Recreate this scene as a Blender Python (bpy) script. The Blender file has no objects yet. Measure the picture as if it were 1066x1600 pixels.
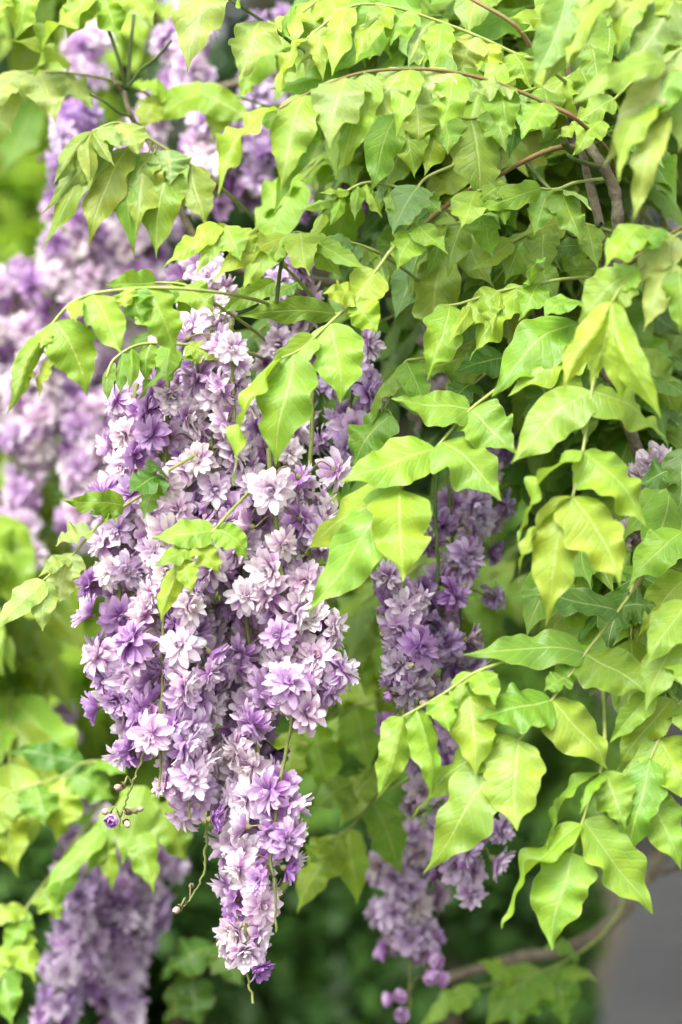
import bpy, math, random
import numpy as np
from mathutils import Vector, Matrix, Quaternion

# ------------------------------------------------------------------ camera, light
SC = bpy.context.scene
COL = SC.collection
CAM_Y, CAM_Z, DIST, PX = -1.7, 1.55, 1.7, 0.00045      # 1 px of the 1066x1600 photo = 0.45 mm at y = 0
cam_d = bpy.data.cameras.new('camera')
cam_d.sensor_fit = 'VERTICAL'; cam_d.sensor_height = 36.0; cam_d.sensor_width = 24.0
cam_d.lens = 36.0 * DIST / (1600 * PX)
cam_d.clip_start = 0.05; cam_d.clip_end = 400
cam_d.dof.use_dof = True; cam_d.dof.focus_distance = 1.68; cam_d.dof.aperture_fstop = 3.8
cam = bpy.data.objects.new('camera', cam_d); COL.objects.link(cam)
cam.location = (0, CAM_Y, CAM_Z); cam.rotation_euler = (math.pi / 2, 0, 0)
SC.camera = cam

SUN_EL, SUN_AZ = 52, -150         # soft overcast sun, above and behind the photographer's left shoulder
w = bpy.data.worlds.new('World'); SC.world = w; w.use_nodes = True
nt = w.node_tree; nt.nodes.clear()
sky = nt.nodes.new('ShaderNodeTexSky'); sky.sky_type = 'NISHITA'; sky.sun_disc = False
sky.sun_elevation = math.radians(SUN_EL); sky.sun_rotation = math.radians(SUN_AZ)
sky.air_density = 1.0; sky.dust_density = 4.0; sky.ozone_density = 1.0
hs = nt.nodes.new('ShaderNodeHueSaturation'); hs.inputs['Saturation'].default_value = 0.10
bg = nt.nodes.new('ShaderNodeBackground'); bg.inputs['Strength'].default_value = 0.15
wo = nt.nodes.new('ShaderNodeOutputWorld')
nt.links.new(sky.outputs[0], hs.inputs['Color']); nt.links.new(hs.outputs[0], bg.inputs[0]); nt.links.new(bg.outputs[0], wo.inputs[0])

sun_d = bpy.data.lights.new('sun', 'SUN'); sun_d.energy = 1.5; sun_d.angle = math.radians(35); sun_d.color = (1.0, 0.965, 0.91)
sun = bpy.data.objects.new('sun', sun_d); COL.objects.link(sun)
el, az = math.radians(SUN_EL), math.radians(SUN_AZ)
sdir = Vector((math.sin(az) * math.cos(el), math.cos(az) * math.cos(el), math.sin(el)))
sun.rotation_euler = sdir.to_track_quat('Z', 'Y').to_euler(); sun.location = (0, -3, 6)

vs = SC.view_settings
vs.view_transform = 'Standard'; vs.look = 'None'; vs.gamma = 1.0; vs.use_curve_mapping = False
vs.exposure = 1.8
SC.render.engine = 'CYCLES'
SC.cycles.max_bounces = 6; SC.cycles.diffuse_bounces = 4; SC.cycles.glossy_bounces = 2; SC.cycles.transmission_bounces = 4; SC.cycles.transparent_max_bounces = 4
SC.cycles.use_adaptive_sampling = True; SC.cycles.adaptive_threshold = 0.03
SC.cycles.use_denoising = True

# ------------------------------------------------------------------ helpers
R = random.Random(11)
def P(px, py, y):
    k = PX * (DIST + y) / DIST
    return Vector(((px - 533) * k, y, CAM_Z + (800 - py) * k))
def tag(o, label, cat, group=None):
    o['label'] = label; o['category'] = cat
    if group: o['group'] = group
    return o
def structure(o, label=None):
    o['kind'] = 'structure'
    if label: o['label'] = label
    return o
def link(name, data, parent=None):
    o = bpy.data.objects.new(name, data); COL.objects.link(o)
    if parent: o.parent = parent
    return o
def empty(name, loc):
    o = bpy.data.objects.new(name, None); COL.objects.link(o); o.location = loc; o.empty_display_size = 0.02
    return o
def np_mesh(name, V, F, mat, uv=None, tint=None, smooth=True):
    """V (n,3) array, F (m,k) array of equal sized faces"""
    V = np.asarray(V, dtype=np.float32); F = np.asarray(F, dtype=np.int32)
    me = bpy.data.meshes.new(name)
    m, k = F.shape
    me.vertices.add(len(V)); me.vertices.foreach_set('co', V.ravel())
    me.loops.add(m * k); me.loops.foreach_set('vertex_index', F.ravel())
    me.polygons.add(m); me.polygons.foreach_set('loop_start', np.arange(0, m * k, k, dtype=np.int32))
    if uv is not None:
        l = me.uv_layers.new(name='UVMap'); l.data.foreach_set('uv', np.asarray(uv, dtype=np.float32)[F.ravel()].ravel())
    if tint is not None:
        a = me.attributes.new('tint', 'FLOAT', 'POINT'); a.data.foreach_set('value', np.asarray(tint, dtype=np.float32))
    me.update(calc_edges=True)
    if smooth: me.polygons.foreach_set('use_smooth', np.ones(m, dtype=bool))
    if mat: me.materials.append(mat)
    me.validate()
    return me
def grid_faces(nu, nv, off=0):
    i, j = np.meshgrid(np.arange(nu), np.arange(nv), indexing='ij')
    a = i * (nv + 1) + j
    return np.stack([a, a + nv + 1, a + nv + 2, a + 1], -1).reshape(-1, 4) + off
def smooth_path(pts, n=6):
    """Catmull-Rom through the points"""
    p = [Vector(q) for q in pts]
    if len(p) < 3:
        return [p[0].lerp(p[-1], i / n) for i in range(n + 1)]
    p = [p[0] * 2 - p[1]] + p + [p[-1] * 2 - p[-2]]
    out = []
    for i in range(1, len(p) - 2):
        a, b, c, d = p[i - 1:i + 3]
        for s in range(n):
            t = s / n
            out.append(0.5 * ((2 * b) + (c - a) * t + (2 * a - 5 * b + 4 * c - d) * t * t + (3 * b - a - 3 * c + d) * t ** 3))
    out.append(p[-2]); return out
def tube(path, r0, r1, sides=6, knob=0.0, rng=None):
    n = len(path); V = []; F = []
    up = Vector((0.13, 0.9, 0.31)).normalized()
    for i, c in enumerate(path):
        d = (path[min(i + 1, n - 1)] - path[max(i - 1, 0)])
        d = d.normalized() if d.length > 1e-9 else Vector((0, 0, 1))
        x = d.cross(up)
        if x.length < 1e-3: x = d.cross(Vector((1, 0, 0)))
        x.normalize(); y = x.cross(d)
        r = r0 + (r1 - r0) * i / (n - 1)
        if knob and rng: r *= 1 + knob * (rng.random() - 0.4)
        for k in range(sides):
            a = 2 * math.pi * k / sides
            V.append(c + (x * math.cos(a) + y * math.sin(a)) * r)
    for i in range(n - 1):
        for k in range(sides):
            F.append((i * sides + k, i * sides + (k + 1) % sides, (i + 1) * sides + (k + 1) % sides, (i + 1) * sides + k))
    m = len(V); V += [path[0], path[-1]]
    for k in range(sides):
        F.append((m, (k + 1) % sides, k, k)) if False else None
    T = [tuple(v) for v in V]
    return T, F
def tube_mesh(name, path, r0, r1, mat, sides=6, knob=0.0, rng=None, origin=None):
    o = origin or Vector((0, 0, 0))
    V, F = tube([Vector(p) - o for p in path], r0, r1, sides, knob, rng)
    return np_mesh(name, V, F, mat)

# ------------------------------------------------------------------ materials
def new_mat(name):
    m = bpy.data.materials.new(name); m.use_nodes = True; m.node_tree.nodes.clear()
    return m, m.node_tree
class NB:
    def __init__(s, nt): s.nt = nt
    def n(s, t, **kw):
        x = s.nt.nodes.new(t)
        for k, v in kw.items(): setattr(x, k, v)
        return x
    def l(s, a, b): s.nt.links.new(a, b)
    def val(s, sock, v):
        if isinstance(v, bpy.types.NodeSocket): s.l(v, sock)
        else: sock.default_value = v
    def math(s, op, a, b=0.0, c=None, clamp=False):
        x = s.n('ShaderNodeMath', operation=op, use_clamp=clamp); s.val(x.inputs[0], a); s.val(x.inputs[1], b)
        if c is not None: s.val(x.inputs[2], c)
        return x.outputs[0]
    def smooth(s, v, a, b, lo=0.0, hi=1.0):
        x = s.n('ShaderNodeMapRange', interpolation_type='SMOOTHSTEP'); s.val(x.inputs[0], v)
        for i, q in enumerate((a, b, lo, hi)): s.val(x.inputs[i + 1], q)
        return x.outputs[0]
    def mix(s, f, a, b, mode='MIX'):
        x = s.n('ShaderNodeMix', data_type='RGBA', blend_type=mode); s.val(x.inputs[0], f); s.val(x.inputs[6], a); s.val(x.inputs[7], b)
        return x.outputs[2]
    def noise(s, vec, scale, detail=3, rough=0.55):
        x = s.n('ShaderNodeTexNoise'); x.inputs['Scale'].default_value = scale; x.inputs['Detail'].default_value = detail
        x.inputs['Roughness'].default_value = rough
        if vec is not None: s.l(vec, x.inputs['Vector'])
        return x.outputs['Fac']
def leafy_shader(b, color, trans_color, tfac, rough, spec, normal=None):
    p = b.n('ShaderNodeBsdfPrincipled'); b.val(p.inputs['Base Color'], color); b.val(p.inputs['Roughness'], rough)
    p.inputs['Specular IOR Level'].default_value = spec
    t = b.n('ShaderNodeBsdfTranslucent'); b.val(t.inputs['Color'], trans_color)
    if normal is not None: b.l(normal, p.inputs['Normal']); b.l(normal, t.inputs['Normal'])
    m = b.n('ShaderNodeMixShader'); m.inputs[0].default_value = tfac
    b.l(p.outputs[0], m.inputs[1]); b.l(t.outputs[0], m.inputs[2])
    o = b.n('ShaderNodeOutputMaterial'); b.l(m.outputs[0], o.inputs[0])

def make_leaf_mat():
    m, t = new_mat('wisteria_leaf'); b = NB(t)
    uv = b.n('ShaderNodeUVMap', uv_map='UVMap'); sep = b.n('ShaderNodeSeparateXYZ'); b.l(uv.outputs[0], sep.inputs[0])
    oi = b.n('ShaderNodeObjectInfo'); tc = b.n('ShaderNodeTexCoord')
    v = b.math('ABSOLUTE', b.math('MULTIPLY_ADD', sep.outputs[1], 2.0, -1.0))
    off = b.n('ShaderNodeVectorMath', operation='ADD'); b.l(uv.outputs[0], off.inputs[0])
    cmb = b.n('ShaderNodeCombineXYZ'); r10 = b.math('MULTIPLY', oi.outputs['Random'], 37.0)
    for i in range(3): b.l(r10, cmb.inputs[i])
    b.l(cmb.outputs[0], off.inputs[1])
    big = b.noise(off.outputs[0], 2.6, 3); fine = b.noise(off.outputs[0], 26, 3)
    s = b.math('MULTIPLY_ADD', b.math('MULTIPLY_ADD', v, -0.2, sep.outputs[0]), 9.0, b.math('MULTIPLY', big, 0.9))
    pp = b.math('PINGPONG', s, 0.5)
    lat = b.math('MULTIPLY', b.smooth(pp, 0.0, 0.075, 1.0, 0.0), b.smooth(v, 0.6, 1.0, 1.0, 0.0))
    mid = b.smooth(v, 0.012, 0.055, 1.0, 0.0)
    vein = b.math('MAXIMUM', b.math('MULTIPLY', mid, 0.5), b.math('MULTIPLY', lat, 0.2))
    base = b.mix(b.smooth(big, 0.38, 0.68), oi.outputs['Color'], b.mix(1.0, oi.outputs['Color'], (1.2, 1.08, 0.75, 1), 'MULTIPLY'))
    base = b.mix(b.smooth(fine, 0.45, 0.75, 0.0, 0.3), base, b.mix(1.0, base, (0.72, 0.82, 0.7, 1), 'MULTIPLY'))
    # a few worn, yellowed or bronze flecks and margins
    wear = b.math('MULTIPLY', b.smooth(b.noise(off.outputs[0], 7, 4), 0.63, 0.74), 0.35)
    base = b.mix(wear, base, (0.30, 0.31, 0.05, 1))
    base = b.mix(b.smooth(v, 0.93, 1.0, 0.0, 0.35), base, (0.42, 0.46, 0.14, 1))
    base = b.mix(vein, base, (0.46, 0.55, 0.2, 1))
    geo = b.n('ShaderNodeNewGeometry')
    base = b.mix(b.math('MULTIPLY', geo.outputs['Backfacing'], 0.25), base, (0.34, 0.45, 0.14, 1))
    h = b.math('ADD', b.math('MULTIPLY', b.smooth(pp, 0.0, 0.2), 0.35), b.math('MULTIPLY', b.smooth(v, 0.0, 0.10), 0.4))
    h = b.math('ADD', h, b.math('MULTIPLY', fine, 0.5))
    h = b.math('ADD', h, b.math('MULTIPLY', b.noise(off.outputs[0], 9, 2), 0.7))
    bp = b.n('ShaderNodeBump'); bp.inputs['Strength'].default_value = 0.28; bp.inputs['Distance'].default_value = 0.002; b.l(h, bp.inputs['Height'])
    tr = b.mix(1.0, base, (1.1, 1.12, 0.45, 1), 'MULTIPLY')
    rough = b.smooth(big, 0.3, 0.7, 0.36, 0.52)
    leafy_shader(b, base, tr, 0.42, rough, 0.42, bp.outputs[0])
    return m
def make_petal_mat():
    m, t = new_mat('wisteria_petal'); b = NB(t)
    uv = b.n('ShaderNodeUVMap', uv_map='UVMap'); sep = b.n('ShaderNodeSeparateXYZ'); b.l(uv.outputs[0], sep.inputs[0])
    oi = b.n('ShaderNodeObjectInfo'); at = b.n('ShaderNodeAttribute', attribute_name='tint'); tc = b.n('ShaderNodeTexCoord')
    v = b.math('ABSOLUTE', b.math('MULTIPLY_ADD', sep.outputs[1], 2.0, -1.0))
    n = b.noise(tc.outputs['Object'], 260, 2)
    f = b.math('ADD', b.math('MULTIPLY_ADD', sep.outputs[0], 0.75, at.outputs['Fac']), b.math('MULTIPLY_ADD', n, 0.5, -0.25))
    f = b.smooth(f, 0.04, 0.62)
    deep = b.mix(1.0, oi.outputs['Color'], (0.62, 0.37, 0.69, 1), 'MULTIPLY')
    col = b.mix(f, deep, oi.outputs['Color'])
    streak = b.n('ShaderNodeTexWave', wave_type='BANDS', bands_direction='Y'); streak.inputs['Scale'].default_value = 3.2; streak.inputs['Distortion'].default_value = 1.0
    b.l(uv.outputs[0], streak.inputs['Vector'])
    col = b.mix(b.math('MULTIPLY', streak.outputs['Fac'], 0.16), col, deep)
    tr = b.mix(1.0, col, (1.05, 0.93, 1.03, 1), 'MULTIPLY')
    bp = b.n('ShaderNodeBump'); bp.inputs['Strength'].default_value = 0.25; bp.inputs['Distance'].default_value = 0.0006; b.l(streak.outputs['Fac'], bp.inputs['Height'])
    leafy_shader(b, col, tr, 0.38, 0.62, 0.2, bp.outputs[0])
    return m
def make_stem_mat(name, c1, c2, scale, rough=0.6, bump=0.4):
    m, t = new_mat(name); b = NB(t)
    tc = b.n('ShaderNodeTexCoord'); n = b.noise(tc.outputs['Object'], scale, 4, 0.65); n2 = b.noise(tc.outputs['Object'], scale * 5, 3)
    col = b.mix(b.smooth(n, 0.35, 0.68), c1, c2)
    p = b.n('ShaderNodeBsdfPrincipled'); b.l(col, p.inputs['Base Color']); p.inputs['Roughness'].default_value = rough
    p.inputs['Specular IOR Level'].default_value = 0.3
    bp = b.n('ShaderNodeBump'); bp.inputs['Strength'].default_value = bump; bp.inputs['Distance'].default_value = 0.002
    b.l(b.math('ADD', n, n2), bp.inputs['Height']); b.l(bp.outputs[0], p.inputs['Normal'])
    o = b.n('ShaderNodeOutputMaterial'); b.l(p.outputs[0], o.inputs[0]); return m
def make_cloud_mat(name, c1, c2, tfac=0.35, rough=0.5, spec=0.2):
    """leaves of the shrubs and trees behind: a colour between c1 and c2 for each leaf"""
    m, t = new_mat(name); b = NB(t)
    at = b.n('ShaderNodeAttribute', attribute_name='tint')
    col = b.mix(at.outputs['Fac'], c1, c2)
    leafy_shader(b, col, b.mix(1.0, col, (1.15, 1.1, 0.6, 1), 'MULTIPLY'), tfac, rough, spec)
    return m
def make_ground_mat(name, c1, c2, s1, s2, rough=0.9):
    m, t = new_mat(name); b = NB(t)
    tc = b.n('ShaderNodeTexCoord'); n = b.noise(tc.outputs['Object'], s1, 5, 0.6); n2 = b.noise(tc.outputs['Object'], s2, 4, 0.7)
    col = b.mix(b.smooth(b.math('MULTIPLY_ADD', n2, 0.5, b.math('MULTIPLY', n, 0.5)), 0.36, 0.64), c1, c2)
    p = b.n('ShaderNodeBsdfPrincipled'); b.l(col, p.inputs['Base Color']); p.inputs['Roughness'].default_value = rough
    bp = b.n('ShaderNodeBump'); bp.inputs['Strength'].default_value = 0.6; bp.inputs['Distance'].default_value = 0.01
    b.l(n2, bp.inputs['Height']); b.l(bp.outputs[0], p.inputs['Normal'])
    o = b.n('ShaderNodeOutputMaterial'); b.l(p.outputs[0], o.inputs[0]); return m

M_LEAF = make_leaf_mat(); M_PETAL = make_petal_mat()
M_RACHIS = make_stem_mat('leaf_stalk', (0.20, 0.26, 0.05, 1), (0.27, 0.31, 0.09, 1), 60, 0.5, 0.15)
M_SHOOT = make_stem_mat('brown_green_shoot', (0.13, 0.12, 0.035, 1), (0.19, 0.10, 0.045, 1), 45, 0.6, 0.2)
M_STEM = make_stem_mat('flower_stalk', (0.11, 0.15, 0.035, 1), (0.17, 0.19, 0.05, 1), 70, 0.6, 0.2)
M_DARKSTEM = make_stem_mat('dark_green_shoot', (0.05, 0.09, 0.02, 1), (0.09, 0.12, 0.03, 1), 50, 0.6, 0.2)
M_PEDICEL = make_stem_mat('flower_pedicel', (0.17, 0.12, 0.07, 1), (0.16, 0.17, 0.06, 1), 80, 0.6, 0.1)
M_BUD = make_stem_mat('seed_bud', (0.36, 0.30, 0.17, 1), (0.30, 0.19, 0.24, 1), 120, 0.6, 0.1)
M_BARK = make_stem_mat('wisteria_bark', (0.085, 0.068, 0.042, 1), (0.18, 0.16, 0.11, 1), 60, 0.85, 0.8)
M_TRUNK = make_stem_mat('tree_bark', (0.06, 0.045, 0.03, 1), (0.13, 0.10, 0.07, 1), 9, 0.9, 0.8)

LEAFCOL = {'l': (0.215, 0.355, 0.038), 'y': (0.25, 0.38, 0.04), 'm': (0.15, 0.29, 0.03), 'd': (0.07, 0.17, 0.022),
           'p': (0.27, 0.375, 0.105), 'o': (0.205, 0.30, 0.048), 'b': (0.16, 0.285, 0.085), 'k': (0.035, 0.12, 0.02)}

# ------------------------------------------------------------------ the setting
def plane_grid(name, x0, x1, y0, y1, z, mat, nx=40, ny=40, amp=0.0):
    xs = np.linspace(x0, x1, nx + 1); ys = np.linspace(y0, y1, ny + 1)
    rng = np.random.default_rng(4)
    V = np.array([(x, y, z + amp * rng.standard_normal()) for x in xs for y in ys])
    return link(name, np_mesh(name, V, grid_faces(nx, ny), mat))
M_SOIL = make_ground_mat('dark_garden_soil', (0.028, 0.02, 0.013, 1), (0.07, 0.055, 0.035, 1), 1.2, 14)
M_PATH = make_ground_mat('grey_asphalt_path', (0.02, 0.021, 0.021, 1), (0.045, 0.046, 0.046, 1), 1.6, 60)
structure(plane_grid('ground', -150, 150, -60, 240, 0.0, M_SOIL, 60, 60, 0.0), 'dark bare garden soil under the shrubs')
def path_strip():
    V = []; F = []
    for i in range(41):
        y = -8 + i * 0.75; c = 0.72 + 0.17 * y
        for dx in (-0.9, -0.4, 0.4, 0.9): V.append((c + dx, y, 0.012 - 0.006 * abs(dx)))
    return np_mesh('path', V, grid_faces(40, 3), M_PATH)
structure(link('path', path_strip()), 'grey asphalt garden path beyond the wisteria')

def leaf_cloud(rng, clumps, per, size, spread=1.0, droop=0.4):
    """many small folded leaves in clumps; returns V, F, tint"""
    cs = np.asarray(clumps)                       # x y z r
    C = np.repeat(cs, per, 0); n = len(C)
    d = rng.standard_normal((n, 3)); d /= np.linalg.norm(d, axis=1)[:, None]
    c = C[:, :3] + d * (C[:, 3:4] * (0.35 + 0.65 * rng.random((n, 1)) ** 0.6)) * spread
    ax = d * 0.8 + rng.standard_normal((n, 3)) * 0.6; ax[:, 2] -= droop; ax /= np.linalg.norm(ax, axis=1)[:, None]
    up = rng.standard_normal((n, 3)) * 0.5; up[:, 2] += 1.0
    sd = np.cross(ax, up); sd /= np.linalg.norm(sd, axis=1)[:, None] + 1e-6
    nr = np.cross(sd, ax)
    L = size * (0.6 + 0.8 * rng.random((n, 1))); W = L * (0.24 + 0.1 * rng.random((n, 1)))
    a = c - ax * L / 2; t = c + ax * L / 2; l = c + sd * W - nr * W * 0.35; r = c - sd * W - nr * W * 0.35
    m = c + nr * L * 0.03
    V = np.stack([a, l, t, r], 1).reshape(-1, 3)
    i = np.arange(n) * 4
    F = np.concatenate([np.stack([i, i + 1, i + 2], 1), np.stack([i, i + 2, i + 3], 1)])
    ti = np.repeat(np.clip(rng.normal(0.5, 0.28, n), 0, 1), 4)
    return V, F, ti
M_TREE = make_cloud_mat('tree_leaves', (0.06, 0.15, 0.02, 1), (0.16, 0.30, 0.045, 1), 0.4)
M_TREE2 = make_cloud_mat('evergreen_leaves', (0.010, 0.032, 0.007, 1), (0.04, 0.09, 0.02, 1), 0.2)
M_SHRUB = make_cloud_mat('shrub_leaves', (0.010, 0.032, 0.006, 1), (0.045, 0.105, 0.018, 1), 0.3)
def tree(name, label, x, y, h, r, seed, mat, cat, n_cl=46, per=230, size=0.11, low=0.18, group=None):
    rng = np.random.default_rng(seed); rr = random.Random(seed)
    e = empty(name, (x, y, 0))
    top = h * 0.75; n = 9
    path = [Vector((0.12 * math.sin(i * 0.9 + seed) * i / n, 0.1 * math.cos(i * 1.3 + seed) * i / n, top * i / n - 0.05)) for i in range(n + 1)]
    tk = link('trunk', tube_mesh('trunk', path, 0.05 + h * 0.018, 0.02, M_TRUNK, 9, 0.12, rr), e)
    cl = []
    for k in range(n_cl):
        a = rr.random() * 2 * math.pi; zz = low + (1 - low) * rr.random() ** 0.8
        rad = r * math.sqrt(max(0.05, 1 - ((zz - 0.5) / 0.62) ** 2)) * (0.35 + 0.65 * math.sqrt(rr.random()))
        c = Vector((math.cos(a) * rad, math.sin(a) * rad, zz * h)); cr = (0.13 + 0.12 * rr.random()) * r * 1.35
        cl.append((c.x, c.y, c.z, cr))
        if k % 4 == 0:
            s = path[min(n, max(1, int(n * min(zz * 0.75, 0.95))))]
            mid = s.lerp(c, 0.5) + Vector((0, 0, 0.08 * h * rr.random()))
            link('limb', tube_mesh('limb', smooth_path([s, mid, c], 4), 0.012 + 0.006 * h, 0.006, M_TRUNK, 6), e)
    V, F, ti = leaf_cloud(rng, cl, per, size)
    link('crown', np_mesh('crown', V, F, mat, None, ti, False), e)
    tag(e, label, cat, group); return e
T_BRIGHT = 'sunlit bright green tree far behind the wisteria'
T_DARK = 'dark evergreen tree in the row closing off the garden'
for i, (x, y, h, r, k) in enumerate([(-3.3, 8.6, 5.2, 1.7, 1), (-1.9, 7.4, 3.3, 1.25, 0), (-0.5, 8.8, 5.0, 1.6, 1), (0.9, 13.4, 5.6, 1.8, 1), (4.6, 9.6, 5.4, 1.7, 1),
                                     (-4.9, 9.4, 5.4, 1.9, 1), (6.2, 11, 5.6, 2.0, 1), (-2.6, 11.5, 6.6, 2.2, 1), (2.6, 15, 6.8, 2.3, 1), (0.35, 11.4, 5.0, 1.3, 1), (5.0, 15.5, 7.0, 2.4, 1)]):
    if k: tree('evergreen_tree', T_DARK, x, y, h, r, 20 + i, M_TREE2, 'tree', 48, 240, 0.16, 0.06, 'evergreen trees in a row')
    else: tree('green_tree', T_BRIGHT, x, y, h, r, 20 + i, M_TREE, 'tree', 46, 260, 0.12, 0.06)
M_LIME = make_cloud_mat('lime_shrub_leaves', (0.15, 0.29, 0.03, 1), (0.28, 0.41, 0.05, 1), 0.45)
tree('lime_shrub', 'tall blurred lime green shrub glowing behind the pale lilac blossoms', -0.80, 2.9, 2.3, 0.5, 91, M_LIME, 'shrub', 60, 150, 0.10, 0.3)
tree('green_shrub', 'fresh green shrub glimpsed between the main blossoms and the violet racemes', 0.12, 3.3, 1.52, 0.4, 93, M_TREE, 'shrub', 44, 130, 0.085, 0.35)
tree('lime_shrub', 'shorter blurred lime green shrub beside the tall one', -0.50, 3.5, 1.6, 0.36, 92, M_LIME, 'shrub', 40, 130, 0.09, 0.35)
for i, (x, y, h, r) in enumerate([(-1.05, 2.3, 0.92, 0.5), (-0.35, 2.5, 0.95, 0.45), (0.12, 2.8, 0.88, 0.36), (-0.55, 3.6, 1.15, 0.55), (0.2, 4.4, 0.9, 0.4), (-1.8, 3.2, 1.3, 0.7)]):
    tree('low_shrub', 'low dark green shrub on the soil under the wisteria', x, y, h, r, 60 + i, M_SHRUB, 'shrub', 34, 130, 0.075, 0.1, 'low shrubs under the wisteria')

# unseen roof of leaves, added above the frame to shade the undergrowth
M_SHADE_ROOF = make_cloud_mat('added_shade_roof_leaves', (0.10, 0.22, 0.03, 1), (0.20, 0.34, 0.045, 1), 0.4)
def shade_roof():
    rng = np.random.default_rng(9); cl = []
    for k in range(320):
        x = rng.uniform(0.0, 3.4); y = rng.uniform(0.9, 5.6)
        z = 1.55 + 0.212 * (1.7 + y) + 0.18 + rng.uniform(0, 0.35)
        cl.append((x, y, z, rng.uniform(0.16, 0.28)))
    V, F, ti = leaf_cloud(rng, cl, 75, 0.10)
    o = link('foliage', np_mesh('foliage', V, F, M_SHADE_ROOF, None, ti, False)); o['kind'] = 'stuff'
    tag(o, 'added roof of leaves overhead, out of frame, to shade the undergrowth', 'foliage')
shade_roof()

# ------------------------------------------------------------------ leaflets
PROF_T = np.array([0, .03, .07, .13, .22, .33, .45, .57, .68, .77, .84, .89, .94, 1.0])
PROF_W = np.array([.06, .40, .64, .84, .97, 1.0, .98, .91, .76, .54, .32, .18, .09, .012])
def leaf_arrays(L, W, bend, fold, wave, twist, curl, rng, nu=42, nv=8, side=0.08, quilt=0.4):
    t = np.linspace(0, 1, nu + 1); v = np.linspace(-1, 1, nv + 1)
    T, Vv = np.meshgrid(t, v, indexing='ij'); A = np.abs(Vv); S = np.sign(Vv)
    hw = np.interp(t ** rng.uniform(0.76, 1.02), PROF_T, PROF_W) * W / 2
    skew = rng.uniform(-0.07, 0.07)
    env = np.sin(np.pi * t) ** 0.7
    out = np.zeros_like(T)
    for sg in (-1, 1):
        k1, k2 = rng.uniform(1.8, 2.8), rng.uniform(3.4, 5.2); p1, p2 = rng.uniform(0, 6.28, 2)
        sd = 1 + env * side * (np.sin(2 * np.pi * k1 * t + p1) + 0.75 * np.sin(2 * np.pi * k2 * t + p2)) + sg * skew
        wv = env * wave * (np.sin(2 * np.pi * k1 * t + p2) + 0.55 * np.sin(2 * np.pi * k2 * t + p1))
        msk = (S == sg) if sg == 1 else (S <= 0)
        out = np.where(msk, (sd)[:, None] * np.ones_like(T), out)
        if sg == -1: ruf = np.where(msk, wv[:, None] * np.ones_like(T), 0.0)
        else: ruf = np.where(msk, wv[:, None] * np.ones_like(T), ruf)
    H = hw[:, None] * out * A
    fa = math.radians(fold) * (1 - 0.35 * T)
    cup = 1 - 0.25 * A                      # blade curves a little as it leaves the midrib
    y = S * H * np.cos(fa * cup); z = H * np.sin(fa * cup)
    z = z + ruf * W * 0.30 * A ** 1.4
    y = y + S * np.abs(ruf) * -W * 0.04 * A
    z = z + 0.011 * L * quilt * np.sin((T - 0.2 * A) * 2 * np.pi * 9) * A * (1 - A) * 4 * np.sin(np.pi * T) ** 0.5
    tw = math.radians(twist) * (T - 0.25)
    y, z = y * np.cos(tw) - z * np.sin(tw), y * np.sin(tw) + z * np.cos(tw)
    sway = rng.uniform(-0.05, 0.05) * L * np.sin(np.pi * T) + rng.uniform(-0.02, 0.02) * L * np.sin(2 * np.pi * T)
    y = y + sway
    z = z + bend * L * np.sin(np.pi * T ** 0.85) - curl * L * (T ** 5) + 0.02 * L * np.sin(2 * np.pi * T * 1.3 + rng.uniform(0, 6))*np.sin(np.pi*T)
    X = T * L
    return np.stack([X, y, z], -1).reshape(-1, 3), np.stack([T, (Vv + 1) / 2], -1).reshape(-1, 2), grid_faces(nu, nv)
KINDS = {   # bend, fold, wave, twist, curl, edge unevenness
    'n': (0.09, -14, 0.36, 18, 0.03, 0.095), 'f': (0.09, -50, 0.22, 12, 0.03, 0.06), 'r': (0.10, 24, 0.75, 75, 0.05, 0.10),
    'v': (0.05, 22, 0.30, 16, 0.02, 0.075), 'w': (0.09, -8, 0.60, 30, 0.03, 0.13), 'p': (0.04, -6, 0.25, 10, 0.0, 0.085)}
NR = np.random.default_rng(5)
def leaflet(parent, org, B, T, width, normal, roll, kind, col, unique=True):
    d = T - B; L = d.length; X = d.normalized()
    Z = (normal - X * normal.dot(X))
    if Z.length < 1e-3: Z = Vector((0, -1, 0.01)) - X * X.dot(Vector((0, -1, 0.01)))
    Z.normalize(); Z = Quaternion(X, math.radians(roll)) @ Z
    Y = Z.cross(X)
    k = KINDS[kind]; j = lambda s: NR.uniform(1 - s, 1 + s)
    V, uv, F = leaf_arrays(L, width, k[0] * j(.5), k[1] * j(.3) + NR.uniform(-5, 5), k[2] * j(.4), k[3] * NR.uniform(-1, 1), k[4], NR, side=k[5], quilt=1.0 if kind == 'f' else NR.uniform(.25, .7))
    me = np_mesh('leaflet', V, F, M_LEAF, uv)
    o = link('leaflet', me, parent)
    m = Matrix((X, Y, Z)).transposed().to_4x4(); m.translation = B - org
    o.matrix_local = m
    o.color = jitter_col(col); return o
def jitter_col(c, s=0.14):
    c = LEAFCOL[c] if isinstance(c, str) else c
    g = 1 + R.uniform(-s, s)
    return (c[0] * g * (1 + R.uniform(-.13, .13)), c[1] * g, c[2] * g * (1 + R.uniform(-.25, .25)), 1)
N_HERO = Vector((0.0, -0.72, 0.70))
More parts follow.
